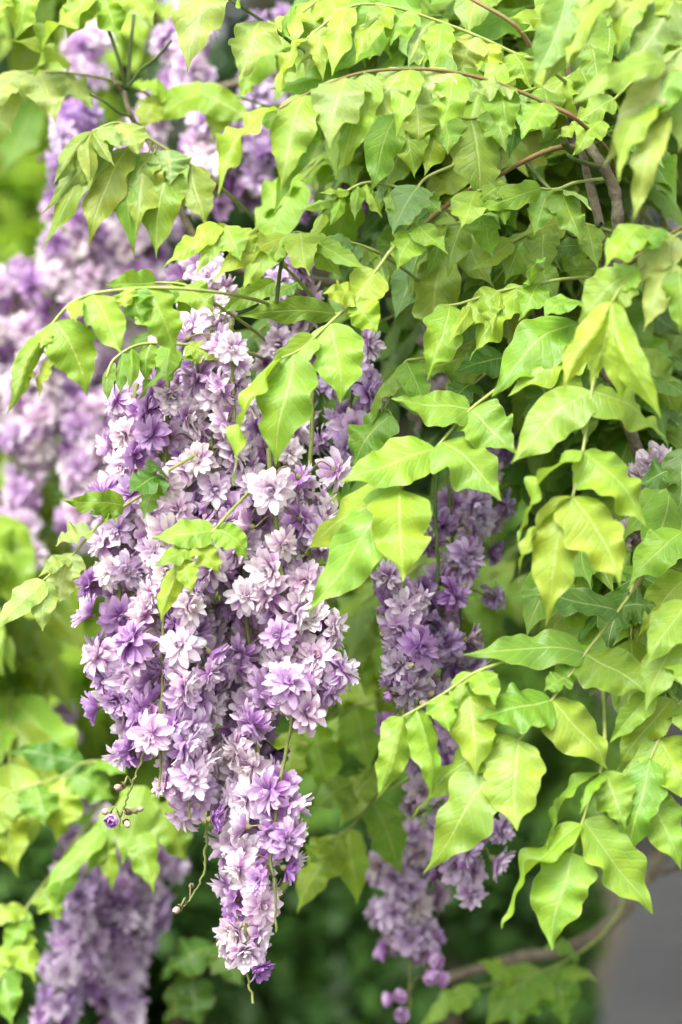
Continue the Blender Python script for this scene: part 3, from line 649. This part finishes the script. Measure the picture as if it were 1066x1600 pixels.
# ------------------------------------------------------------------ woody stems and shoots
def stem_thing(name, label, cat, specs, group=None):
    """specs: (part name, [(px,py,y)...], r0, r1, material, knobbly)"""
    org = P(*specs[0][1][0]); e = empty(name, org); tag(e, label, cat, group)
    for pn, pts, r0, r1, mat, kn in specs:
        link(pn, tube_mesh(pn, smooth_path([P(*q) for q in pts], 8), r0, r1, mat, 9, kn, R, org), e)
    return e
stem_thing('woody_vine', 'forked grey-brown woody wisteria stem rising through the foliage', 'stem', [
    ('stem', [(1420, 3900, 0.3), (1400, 2400, 0.34), (1330, 1500, 0.3), (1180, 1000, 0.2), (1040, 800, 0.12), (968, 600, 0.05), (966, 373, 0.0), (962, 305, -0.01), (944, 262, -0.01), (921, 228, 0.0), (905, 190, 0.02), (880, 60, 0.08), (860, -80, 0.15)], 0.0062, 0.0026, M_BARK, 0.3),
    ('stem', [(968, 640, 0.06), (952, 450, 0.03), (944, 395, 0.02), (936, 343, 0.02), (917, 272, 0.02), (908, 236, 0.02), (890, 200, 0.05), (900, 60, 0.12), (930, -80, 0.2)], 0.0035, 0.0024, M_BARK, 0.3),
    ('cut_stub', [(900, 238, 0.0), (884, 226, -0.015), (877, 204, -0.02)], 0.0026, 0.0024, M_DARKSTEM, 0.2),
    ('shoot', [(905, 235, 0.0), (888, 229, -0.01), (860, 234, -0.015), (831, 246, -0.02), (790, 268, -0.01), (700, 320, 0.0), (600, 406, -0.05)], 0.0022, 0.0014, M_SHOOT, 0.15),
    ('shoot', [(905, 232, 0.01), (905, 190, 0.0), (850, 160, -0.05)], 0.0022, 0.0017, M_SHOOT, 0.15),
    ('shoot', [(944, 262, -0.01), (900, 250, -0.02), (885, 240, -0.02)], 0.0018, 0.0012, M_DARKSTEM, 0.15),
    ('shoot', [(820, 252, -0.01), (840, 275, -0.01), (860, 296, -0.02)], 0.0017, 0.0013, M_DARKSTEM, 0.1),
    ('shoot', [(940, 350, 0.01), (900, 370, 0.03), (870, 350, 0.02)], 0.0016, 0.0012, M_DARKSTEM, 0.1),
    ('shoot', [(968, 560, 0.05), (880, 560, 0.06), (815, 570, -0.04)], 0.0022, 0.0014, M_SHOOT, 0.1),
    ('shoot', [(1040, 800, 0.12), (1010, 890, 0.03), (968, 954, -0.05)], 0.0024, 0.0015, M_SHOOT, 0.1),
    ('shoot', [(966, 420, 0.01), (1000, 400, -0.06), (1060, 360, -0.12), (1110, 330, -0.14)], 0.0024, 0.0016, M_SHOOT, 0.1),
    ('shoot', [(880, 60, 0.08), (840, 96, 0.0), (810, 86, -0.02)], 0.002, 0.0014, M_SHOOT, 0.1),
    ('shoot', [(830, 72, 0.03), (800, 35, 0.02), (740, 0, 0.03), (690, -30, 0.05)], 0.0018, 0.0014, M_SHOOT, 0.1),
    ('branch', [(968, 600, 0.05), (860, 500, 0.2), (700, 470, 0.22), (500, 440, 0.18), (330, 400, 0.15), (240, 232, 0.14)], 0.0055, 0.0026, M_BARK, 0.25),
    ('branch', [(905, 190, 0.02), (820, 60, 0.25), (560, 90, 0.35), (300, 150, 0.42), (60, 250, 0.5)], 0.005, 0.003, M_BARK, 0.25),
])
stem_thing('woody_twig', 'brown twig ending in three dark green shoots', 'twig', [
    ('twig', [(240, 232, 0.14), (222, 206, 0.14), (205, 182, 0.13), (193, 142, 0.13)], 0.0026, 0.0019, M_BARK, 0.35),
    ('shoot', [(196, 136, 0.13), (186, 95, 0.12), (170, 48, 0.12), (148, -4, 0.12)], 0.0016, 0.0011, M_DARKSTEM, 0.1),
    ('shoot', [(200, 134, 0.13), (203, 90, 0.13), (209, 24, 0.14), (214, -20, 0.14)], 0.0016, 0.0012, M_DARKSTEM, 0.1),
    ('shoot', [(202, 134, 0.13), (222, 108, 0.12), (245, 90, 0.11), (268, 64, 0.1)], 0.0015, 0.001, M_DARKSTEM, 0.1),
    ('shoot', [(208, 182, 0.13), (186, 176, 0.12), (165, 160, 0.11), (141, 148, 0.1)], 0.0013, 0.0009, M_DARKSTEM, 0.1),
    ('stub', [(190, 142, 0.13), (180, 130, 0.12), (174, 114, 0.12)], 0.0018, 0.0014, M_BARK, 0.2)])
stem_thing('low_branch', 'blurred brown woody branch curving low across the grey path', 'branch', [
    ('branch', [(1150, 1250, 0.62), (1066, 1290, 0.6), (1012, 1368, 0.58), (965, 1432, 0.55), (890, 1482, 0.55), (800, 1500, 0.6), (700, 1530, 0.75)], 0.0085, 0.005, M_BARK, 0.35),
    ('twig', [(1012, 1368, 0.58), (1060, 1355, 0.55), (1100, 1330, 0.5)], 0.003, 0.002, M_BARK, 0.2)])

# ------------------------------------------------------------------ flowers
def petal(L, W, elev, az, curl, rng, base_r=0.0012, nu=5, nv=4):
    t = np.linspace(0, 1, nu + 1); v = np.linspace(-1, 1, nv + 1)
    T, Vv = np.meshgrid(t, v, indexing='ij')
    prof = np.interp(t, [0, .15, .4, .65, .85, 1], [.22, .45, .85, 1.0, .82, .22])[:, None]
    y = Vv * prof * W / 2
    ang = elev + curl * T * T                       # the petal arches along its length
    ds = L / nu
    x = np.zeros_like(T); z = np.zeros_like(T)
    for i in range(1, nu + 1):
        x[i] = x[i - 1] + ds * np.cos(ang[i]); z[i] = z[i - 1] + ds * np.sin(ang[i])
    cup = rng.uniform(0.1, 0.55); k = rng.uniform(0, 6.28)
    up = cup * (Vv ** 2) * prof * W / 2 + 0.10 * W * np.sin(5 * T + k) * Vv * T
    x = x - up * np.sin(ang); z = z + up * np.cos(ang); x = x + base_r
    ca, sa = math.cos(az), math.sin(az)
    tw = rng.uniform(-.35, .35) * T; y2 = y * np.cos(tw); z = z + y * np.sin(tw)
    V = np.stack([x * ca - y2 * sa, x * sa + y2 * ca, z], -1).reshape(-1, 3)
    return V, np.stack([T, (Vv + 1) / 2], -1).reshape(-1, 2), grid_faces(nu, nv)
def flower_mesh(seed, openness=1.0):
    rng = np.random.default_rng(seed); Vs, Us, Fs, Ts = [], [], [], []; off = 0
    whorls = [(9, .0130, .0070, -18, -.6, -0.16), (11, .0130, .0058, 8, -.65, -0.02), (11, .0126, .0054, 30, -.55, 0.12), (10, .0114, .0048, 52, -.45, 0.2), (7, .0094, .0042, 72, -.1, 0.2), (6, .0072, .0040, 84, .3, 0.15)]
    for n, L, W, el, cu, tint in whorls:
        a0 = rng.uniform(0, 6.28)
        for k in range(n):
            if rng.random() < 0.08: continue
            e = math.radians(el + rng.uniform(-26, 26)) * openness + (1 - openness) * 1.25
            V, U, F = petal(L * rng.uniform(.78, 1.18), W * rng.uniform(.75, 1.2), e, a0 + 2 * math.pi * k / n + rng.uniform(-.25, .25), cu * rng.uniform(.2, 1.6) * openness, rng)
            Vs.append(V); Us.append(U); Fs.append(F + off); off += len(V)
            Ts.append(np.full(len(V), tint + rng.uniform(-.18, .18)))
    return np_mesh('flower', np.concatenate(Vs), np.concatenate(Fs), M_PETAL, np.concatenate(Us), np.concatenate(Ts))
FLOWERS = [flower_mesh(100 + i, 1.0) for i in range(9)]
HALF = [flower_mesh(200 + i, 0.45) for i in range(4)]
def bud_mesh(seed):
    rng = np.random.default_rng(seed); Vs, Us, Fs, Ts = [], [], [], []; off = 0
    for n, L, W, el, cu, tint in [(6, .0085, .0075, 30, 1.5, -.15), (5, .0078, .006, 62, 1.0, -.2), (3, .007, .004, 80, .3, -.1)]:
        for k in range(n):
            V, U, F = petal(L, W, math.radians(el), 2 * math.pi * k / n + rng.uniform(-.2, .2), cu, rng)
            Vs.append(V); Us.append(U); Fs.append(F + off); off += len(V); Ts.append(np.full(len(V), tint))
    return np_mesh('bud', np.concatenate(Vs), np.concatenate(Fs), M_PETAL, np.concatenate(Us), np.concatenate(Ts))
BUDS = [bud_mesh(300 + i) for i in range(3)]
def seed_mesh():
    V = []; F = []
    for i, (z, r) in enumerate([(0, .0008), (.001, .0020), (.003, .0026), (.005, .0021), (.0066, .0007)]):
        for k in range(7): V.append((r * math.cos(k * .8976), r * math.sin(k * .8976), z))
    for i in range(4):
        for k in range(7): F.append((i * 7 + k, i * 7 + (k + 1) % 7, i * 7 + 7 + (k + 1) % 7, i * 7 + 7 + k))
    return np_mesh('seed_bud', V, F, M_BUD)
SEED = seed_mesh()
# pedicel classes: outward reach, rise, angle of the flower's face above (+) or below (-) level
CLASSES = []
for reach, rise, face in [(.010, -.002, -20), (.014, .004, 0), (.019, .005, -15), (.019, -.004, 15), (.024, .003, -30), (.024, .008, 20), (.029, .001, -10), (.029, -.008, 30), (.034, -.004, -35)]:
    pos = Vector((reach, 0, rise)); f = math.radians(face)
    Zf = Vector((math.cos(f), 0, math.sin(f))); Yf = Vector((0, 1, 0)); Xf = Yf.cross(Zf)
    M = Matrix((Xf, Yf, Zf)).transposed().to_4x4(); M.translation = pos
    Mi = M.inverted()
    pth = smooth_path([Vector((0, 0, 0)), Vector((reach * .35, 0, max(rise, 0) + .004)), pos - Zf * .004 + Vector((0, 0, .001)), pos + Zf * .0005], 5)
    V, F = tube([Mi @ q for q in pth], .00055, .0007, 5)
    n0 = len(V)                                      # calyx cup behind the petals
    for z, r in ((-.0035, .0008), (-.0022, .0022), (.0, .0026)):
        for k in range(7): V.append((r * math.cos(k * .8976), r * math.sin(k * .8976), z))
    for i in range(2):
        for k in range(7): F.append((n0 + i * 7 + k, n0 + i * 7 + (k + 1) % 7, n0 + i * 7 + 7 + (k + 1) % 7, n0 + i * 7 + 7 + k))
    CLASSES.append((reach, M, np_mesh('pedicel', V, F, M_PEDICEL)))
PALE = [(0.90, 0.87, 0.87), (0.87, 0.82, 0.85), (0.85, 0.78, 0.84), (0.90, 0.88, 0.86), (0.82, 0.75, 0.84), (0.85, 0.74, 0.81), (0.66, 0.51, 0.70), (0.87, 0.84, 0.80), (0.58, 0.41, 0.64)]  # the two mid-purples paint shadow pockets between the pale florets
VIOLET = [(0.54, 0.46, 0.62), (0.62, 0.54, 0.69), (0.48, 0.36, 0.58), (0.68, 0.62, 0.75), (0.54, 0.36, 0.64), (0.58, 0.51, 0.60)]
MAUVE = [(0.68, 0.60, 0.72), (0.62, 0.53, 0.67), (0.73, 0.67, 0.75), (0.57, 0.46, 0.65), (0.75, 0.63, 0.78)]
DULL_SHADED = [(0.58, 0.52, 0.54), (0.50, 0.44, 0.48), (0.62, 0.57, 0.56)]  # dull lilacs; they also hold the shade on racemes hidden under leaves
RF = random.Random(31)
def raceme(label, pts, n, Rtop, Rbot, cols, t0=0.0, t1=0.94, y=0.0, y1=None, group=None, buds=0, seeds=0, size=1.0, stalk=None, young=0.82, r=0.0014, holes=(), bare=None, budcol=(.62, .43, .68), budsize=1.0):
    y1 = y if y1 is None else y1; k = len(pts)
    W = [P(q[0], q[1], y + (y1 - y) * i / (k - 1)) for i, q in enumerate(pts)]
    path = smooth_path(W, 8); org = path[0].copy()
    for i in range(1, len(path)): path[i] = path[i] + Vector((RF.uniform(-1, 1), RF.uniform(-1, 1), 0)) * 0.0009
    e = empty('flower_raceme', org); tag(e, label, 'flower raceme', group)
    link('stem', tube_mesh('stem', path, r * 1.25, r * 0.6, stalk or M_STEM, 7, 0.2, RF, org), e)
    m = len(path) - 1; phi = RF.uniform(0, 6.28)
    def at(t):
        q = max(0, min(m - 1e-6, t * m)); i = int(q); return path[i].lerp(path[i + 1], q - i)
    def put(t, mesh, nm, reach, sc, col, ped=True):
        nonlocal phi
        phi += 2.399 + RF.uniform(-.45, .45)
        if bare and bare[0] < t < bare[1] and math.sin(phi) < -0.5: phi += RF.choice((1.5, -1.5))     # the stem shows here
        c = min(CLASSES, key=lambda q: abs(q[0] - reach) + RF.uniform(0, .0045))
        g = Matrix.Translation(at(t) - org) @ Matrix.Rotation(phi, 4, 'Z') @ Matrix.Rotation(RF.uniform(-.35, .3), 4, 'Y') @ Matrix.Rotation(RF.uniform(-.25, .25), 4, 'X')
        k2 = reach / c[0]
        mat = g @ Matrix.Scale(k2, 4) @ c[1]
        o = link(nm, mesh, e)
        spin = Matrix.Rotation(RF.uniform(0, 6.28), 4, 'Z')
        f = sc / k2
        o.matrix_local = mat @ Matrix.Scale(k2 * f / k2, 4) if False else mat @ Matrix.Scale(f, 4)
        o.color = (*col, 1)
        if ped:
            p = link('pedicel', c[2], o); p.matrix_local = Matrix.Scale(1 / f, 4)
    n = round(n * 0.88); ph = RF.uniform(0, 6.28)
    for i in range(n):
        t = t0 + (t1 - t0) * (i + RF.uniform(0, 1)) / n
        if any(a <= t <= b for a, b in holes): continue
        u = (t - t0) / (t1 - t0); Rp = (Rtop + (Rbot - Rtop) * u) * PX
        reach = max(0.008, Rp * RF.uniform(0.5, 1.2) * (1 + 0.3 * math.sin(t * 17 + ph)) - 0.006)
        c = list(RF.choice(cols)); late = max(0, (u - young) / max(.01, 1 - young))
        if RF.random() < late * 0.5: put(t, RF.choice(HALF), 'flower', reach, size * RF.uniform(.75, .95), (c[0] * .8, c[1] * .62, c[2] * .88))
        else:
            mesh = RF.choice(FLOWERS) if RF.random() < .92 else RF.choice(HALF)
            put(t, mesh, 'flower', reach, size * RF.uniform(.86, 1.26), c)
    for i in range(buds):
        put(t1 + (1 - t1) * RF.uniform(0.0, .8), RF.choice(BUDS), 'bud', RF.uniform(.009, .02) * (budsize if budsize > 1 else 1), budsize * RF.uniform(.8, 1.1), budcol)
    for i in range(seeds):
        put(RF.uniform(t0 + .3 * (t1 - t0), 1), SEED, 'seed_bud', RF.uniform(.009, .017), RF.uniform(.8, 1.15), (1, 1, 1))
    return e

G_MAIN = 'pale lilac racemes of the main cluster'
MAINL = 'pale lilac double-flowered raceme packed into the sharp main cluster'
raceme('pale lilac raceme at the outer edge of the main cluster, ending above blurred leaves', [(214, 600), (196, 800), (186, 1000), (190, 1120)], 46, 60, 46, PALE, 0.02, .98, 0.03, 0.0)
raceme('pale lilac raceme with a dark stem showing below its middle, ending in pale tight blossoms', [(262, 590), (258, 800), (254, 1000), (250, 1230)], 50, 58, 62, PALE, 0.0, .95, -0.01, -0.04, bare=(.5, .85))
raceme(MAINL, [(330, 580), (326, 800), (318, 1000), (300, 1290)], 48, 54, 44, PALE, 0.0, .98, 0.03, 0.0, G_MAIN)
raceme('longest pale lilac raceme of the main cluster, its bare green tip hanging lowest', [(366, 690), (380, 900), (398, 1120), (408, 1300), (384, 1450), (386, 1520), (397, 1568)], 56, 50, 48, PALE, 0.0, .775, 0.0, -0.02, bare=(.3, .5))
raceme('pale lilac raceme with a long bare curved green end beside the longest raceme', [(420, 700), (440, 900), (458, 1080), (442, 1200), (424, 1330), (431, 1400), (432, 1456)], 46, 46, 50, PALE, 0.02, .76, -0.03, -0.05, holes=((.42, .52),))
raceme('pale lilac raceme with its upper green stem exposed between leaves', [(490, 590), (486, 700), (484, 860), (490, 1000), (486, 1120)], 36, 56, 52, PALE, 0.30, .98, 0.0, -0.02, bare=(.3, .55))
raceme('pale lilac raceme on the exposed stem beside the ribbon leaflet', [(332, 520), (334, 600), (332, 700), (330, 800), (325, 900)], 26, 46, 40, PALE, 0.06, 1, -0.02, -0.02)
raceme(MAINL, [(296, 760), (292, 900), (290, 1080), (296, 1280)], 44, 58, 46, PALE, 0.0, 1, -0.01, -0.03, G_MAIN)
raceme(MAINL, [(352, 640), (355, 900), (366, 1150), (372, 1440)], 50, 58, 40, MAUVE + PALE, 0.0, .98, 0.06, 0.03, G_MAIN)
raceme(MAINL, [(205, 720), (200, 900), (205, 1050), (222, 1190)], 34, 60, 48, MAUVE + PALE, 0.0, 1, 0.05, 0.0, G_MAIN)
raceme(MAINL, [(432, 620), (438, 800), (440, 950), (440, 1090)], 38, 52, 50, PALE, 0.0, 1, 0.05, 0.03, G_MAIN)
raceme('raceme coloured deep mauve for shade in the depth of the main cluster', [(245, 640), (235, 820), (230, 1000), (236, 1150)], 40, 58, 50, VIOLET + MAUVE, 0.0, 1, 0.08, 0.05, G_MAIN)  # darker mauves on these back racemes paint the shadow inside the cluster
raceme('raceme coloured deep mauve for shade in the depth of the main cluster', [(400, 640), (400, 850), (396, 1050), (392, 1200)], 40, 58, 50, VIOLET + MAUVE, 0.0, 1, 0.1, 0.06, G_MAIN)
raceme('pale lilac raceme hanging under the whorl on the dark stalk', [(330, 400), (322, 470), (310, 560), (300, 640)], 22, 60, 62, PALE + DULL_SHADED, 0.1, 1, 0.07, 0.07)
raceme('short shaded raceme of dull lilac blossoms behind the lime whorl', [(440, 380), (452, 450), (455, 560), (440, 660)], 18, 50, 50, MAUVE + DULL_SHADED, 0.05, 1, 0.09, 0.09)
raceme('short raceme of lilac blossoms between the broad leaves', [(556, 520), (552, 580), (545, 660), (528, 720)], 12, 48, 34, MAUVE, 0.05, 1, 0.06, 0.05)
raceme('pale lilac raceme with two pompom blossoms above the main cluster', [(362, 500), (362, 545), (364, 610), (366, 660)], 7, 26, 20, PALE[:4], 0.1, 1, -0.04, -0.04)
raceme('thin bud stalk with beige buds and one violet bud below the main cluster', [(232, 1160), (218, 1195), (205, 1232), (190, 1270), (187, 1296)], 0, 10, 10, VIOLET, .3, .8, -0.03, -0.03, buds=1, seeds=5, r=0.0008)
raceme('curled bare green stalk tip with one pinkish bud under the main cluster', [(330, 1240), (322, 1320), (318, 1362), (304, 1395), (288, 1416)], 0, 10, 10, VIOLET, .3, .9, 0.0, -0.01, seeds=2, r=0.0009)
# violet racemes behind the broad leaves
raceme('shaded violet raceme with two dark bare upper stems', [(682, 700), (681, 800), (686, 920), (690, 1010), (690, 1110)], 16, 62, 54, MAUVE + DULL_SHADED + VIOLET, 0.45, 1, 0.08, 0.08, stalk=M_DARKSTEM)
raceme('shaded violet raceme beside the bare dark stems', [(706, 690), (702, 780), (715, 900), (728, 1060)], 15, 60, 50, MAUVE + DULL_SHADED + VIOLET, 0.32, 1, 0.11, 0.1, stalk=M_DARKSTEM)
raceme('violet raceme with buds strung down its slim green stem', [(630, 860), (630, 950), (634, 1040), (630, 1110), (618, 1190)], 17, 52, 20, VIOLET + MAUVE, 0.1, .62, 0.03, 0.0, buds=4, seeds=9)
raceme('muted violet raceme hanging below the folded pointed leaflets', [(652, 1080), (660, 1180), (690, 1290), (730, 1390)], 26, 50, 40, MAUVE + DULL_SHADED, 0.0, 1, 0.16, 0.16)
raceme('violet raceme behind the folded pointed leaflets', [(690, 1090), (715, 1180), (745, 1290), (750, 1350)], 18, 44, 36, MAUVE, 0.0, 1, 0.13, 0.13)
raceme('blurred mauve raceme over dark undergrowth, ending in a cluster of pink-violet buds', [(636, 1240), (628, 1340), (636, 1440), (640, 1510), (640, 1590)], 38, 66, 50, MAUVE + DULL_SHADED, 0.12, .70, 0.30, 0.30, buds=9, budcol=(.76, .58, .78), budsize=1.45)
raceme('raceme coloured dull for shade, half hidden behind the hanging yellow-lime leaf', [(760, 690), (755, 760), (752, 860)], 14, 44, 40, DULL_SHADED + VIOLET, 0.1, 1, 0.14, 0.14, stalk=M_DARKSTEM)
raceme('raceme coloured grey-lilac for shade, hidden under dark leaves near the edge', [(1015, 700), (1018, 770), (1014, 860)], 14, 40, 36, DULL_SHADED, 0.1, 1, 0.05, 0.05)
raceme('dull raceme glimpsed in the dark gaps under the level rachis', [(700, 520), (690, 600), (680, 680)], 10, 60, 50, DULL_SHADED, 0.1, 1, 0.2, 0.2)
# pale blurred mass further back
G_BACK = 'pale lilac racemes of the blurred blossom mass'
for pts, n, a in [([(190, 300), (165, 450), (150, 620), (140, 800)], 44, 62), ([(105, 330), (85, 480), (60, 640), (40, 700)], 42, 66), ([(30, 400), (20, 560), (16, 700), (12, 860)], 40, 60),
                  ([(235, 330), (215, 450), (185, 560), (165, 700)], 40, 60), ([(140, 360), (120, 480), (110, 600), (130, 760)], 40, 60), ([(-40, 440), (-40, 560), (-36, 700)], 24, 54), ([(66, 560), (44, 700), (30, 860)], 26, 52), ([(150, 620), (138, 730), (126, 850)], 22, 46)]:
    raceme('pale lilac raceme in the blurred blossom mass behind the arching lime leaf', pts, n, a, a * 0.72, PALE, 0.02, 1, RF.uniform(.48, .62), None, G_BACK, size=1.12)
G_TOP = 'blurred racemes behind the upper leaves'
for pts, n, cols, yy in [([(300, 30), (290, 90), (300, 150)], 12, PALE, .42), ([(140, 60), (130, 100), (120, 250)], 14, PALE, .5), ([(125, 180), (118, 240), (110, 320)], 16, MAUVE + VIOLET, .42), ([(240, 160), (230, 240), (235, 330)], 16, PALE, .4),
                         ([(330, 180), (325, 240), (330, 330)], 18, MAUVE + PALE, .34), ([(430, 30), (425, 130), (420, 220)], 20, MAUVE, .4), ([(510, 190), (505, 250), (510, 330)], 24, VIOLET + MAUVE, .32), ([(570, 180), (560, 240), (555, 320)], 14, VIOLET, .34),
                         ([(400, 190), (395, 250), (390, 310)], 14, MAUVE, .36)]:
    raceme('blurred lilac raceme glimpsed between the upper lime leaves', pts, n, 56, 46, cols, 0.0, 1, yy, None, G_TOP, size=1.1)
G_LOW = 'blurred mauve racemes low beside the main cluster'
for pts, n, yy in [([(215, 1250), (190, 1370), (150, 1480), (110, 1570)], 40, .42), ([(130, 1330), (115, 1420), (100, 1520), (80, 1610)], 30, .38), ([(245, 1330), (225, 1420), (205, 1500), (190, 1620)], 34, .45), ([(90, 1100), (90, 1200), (110, 1330)], 14, .6)]:
    raceme('blurred dusky mauve raceme hanging low over the dark undergrowth', pts, n, 52, 40, MAUVE, 0.05, 1, yy, None, G_LOW, size=1.05, buds=2)
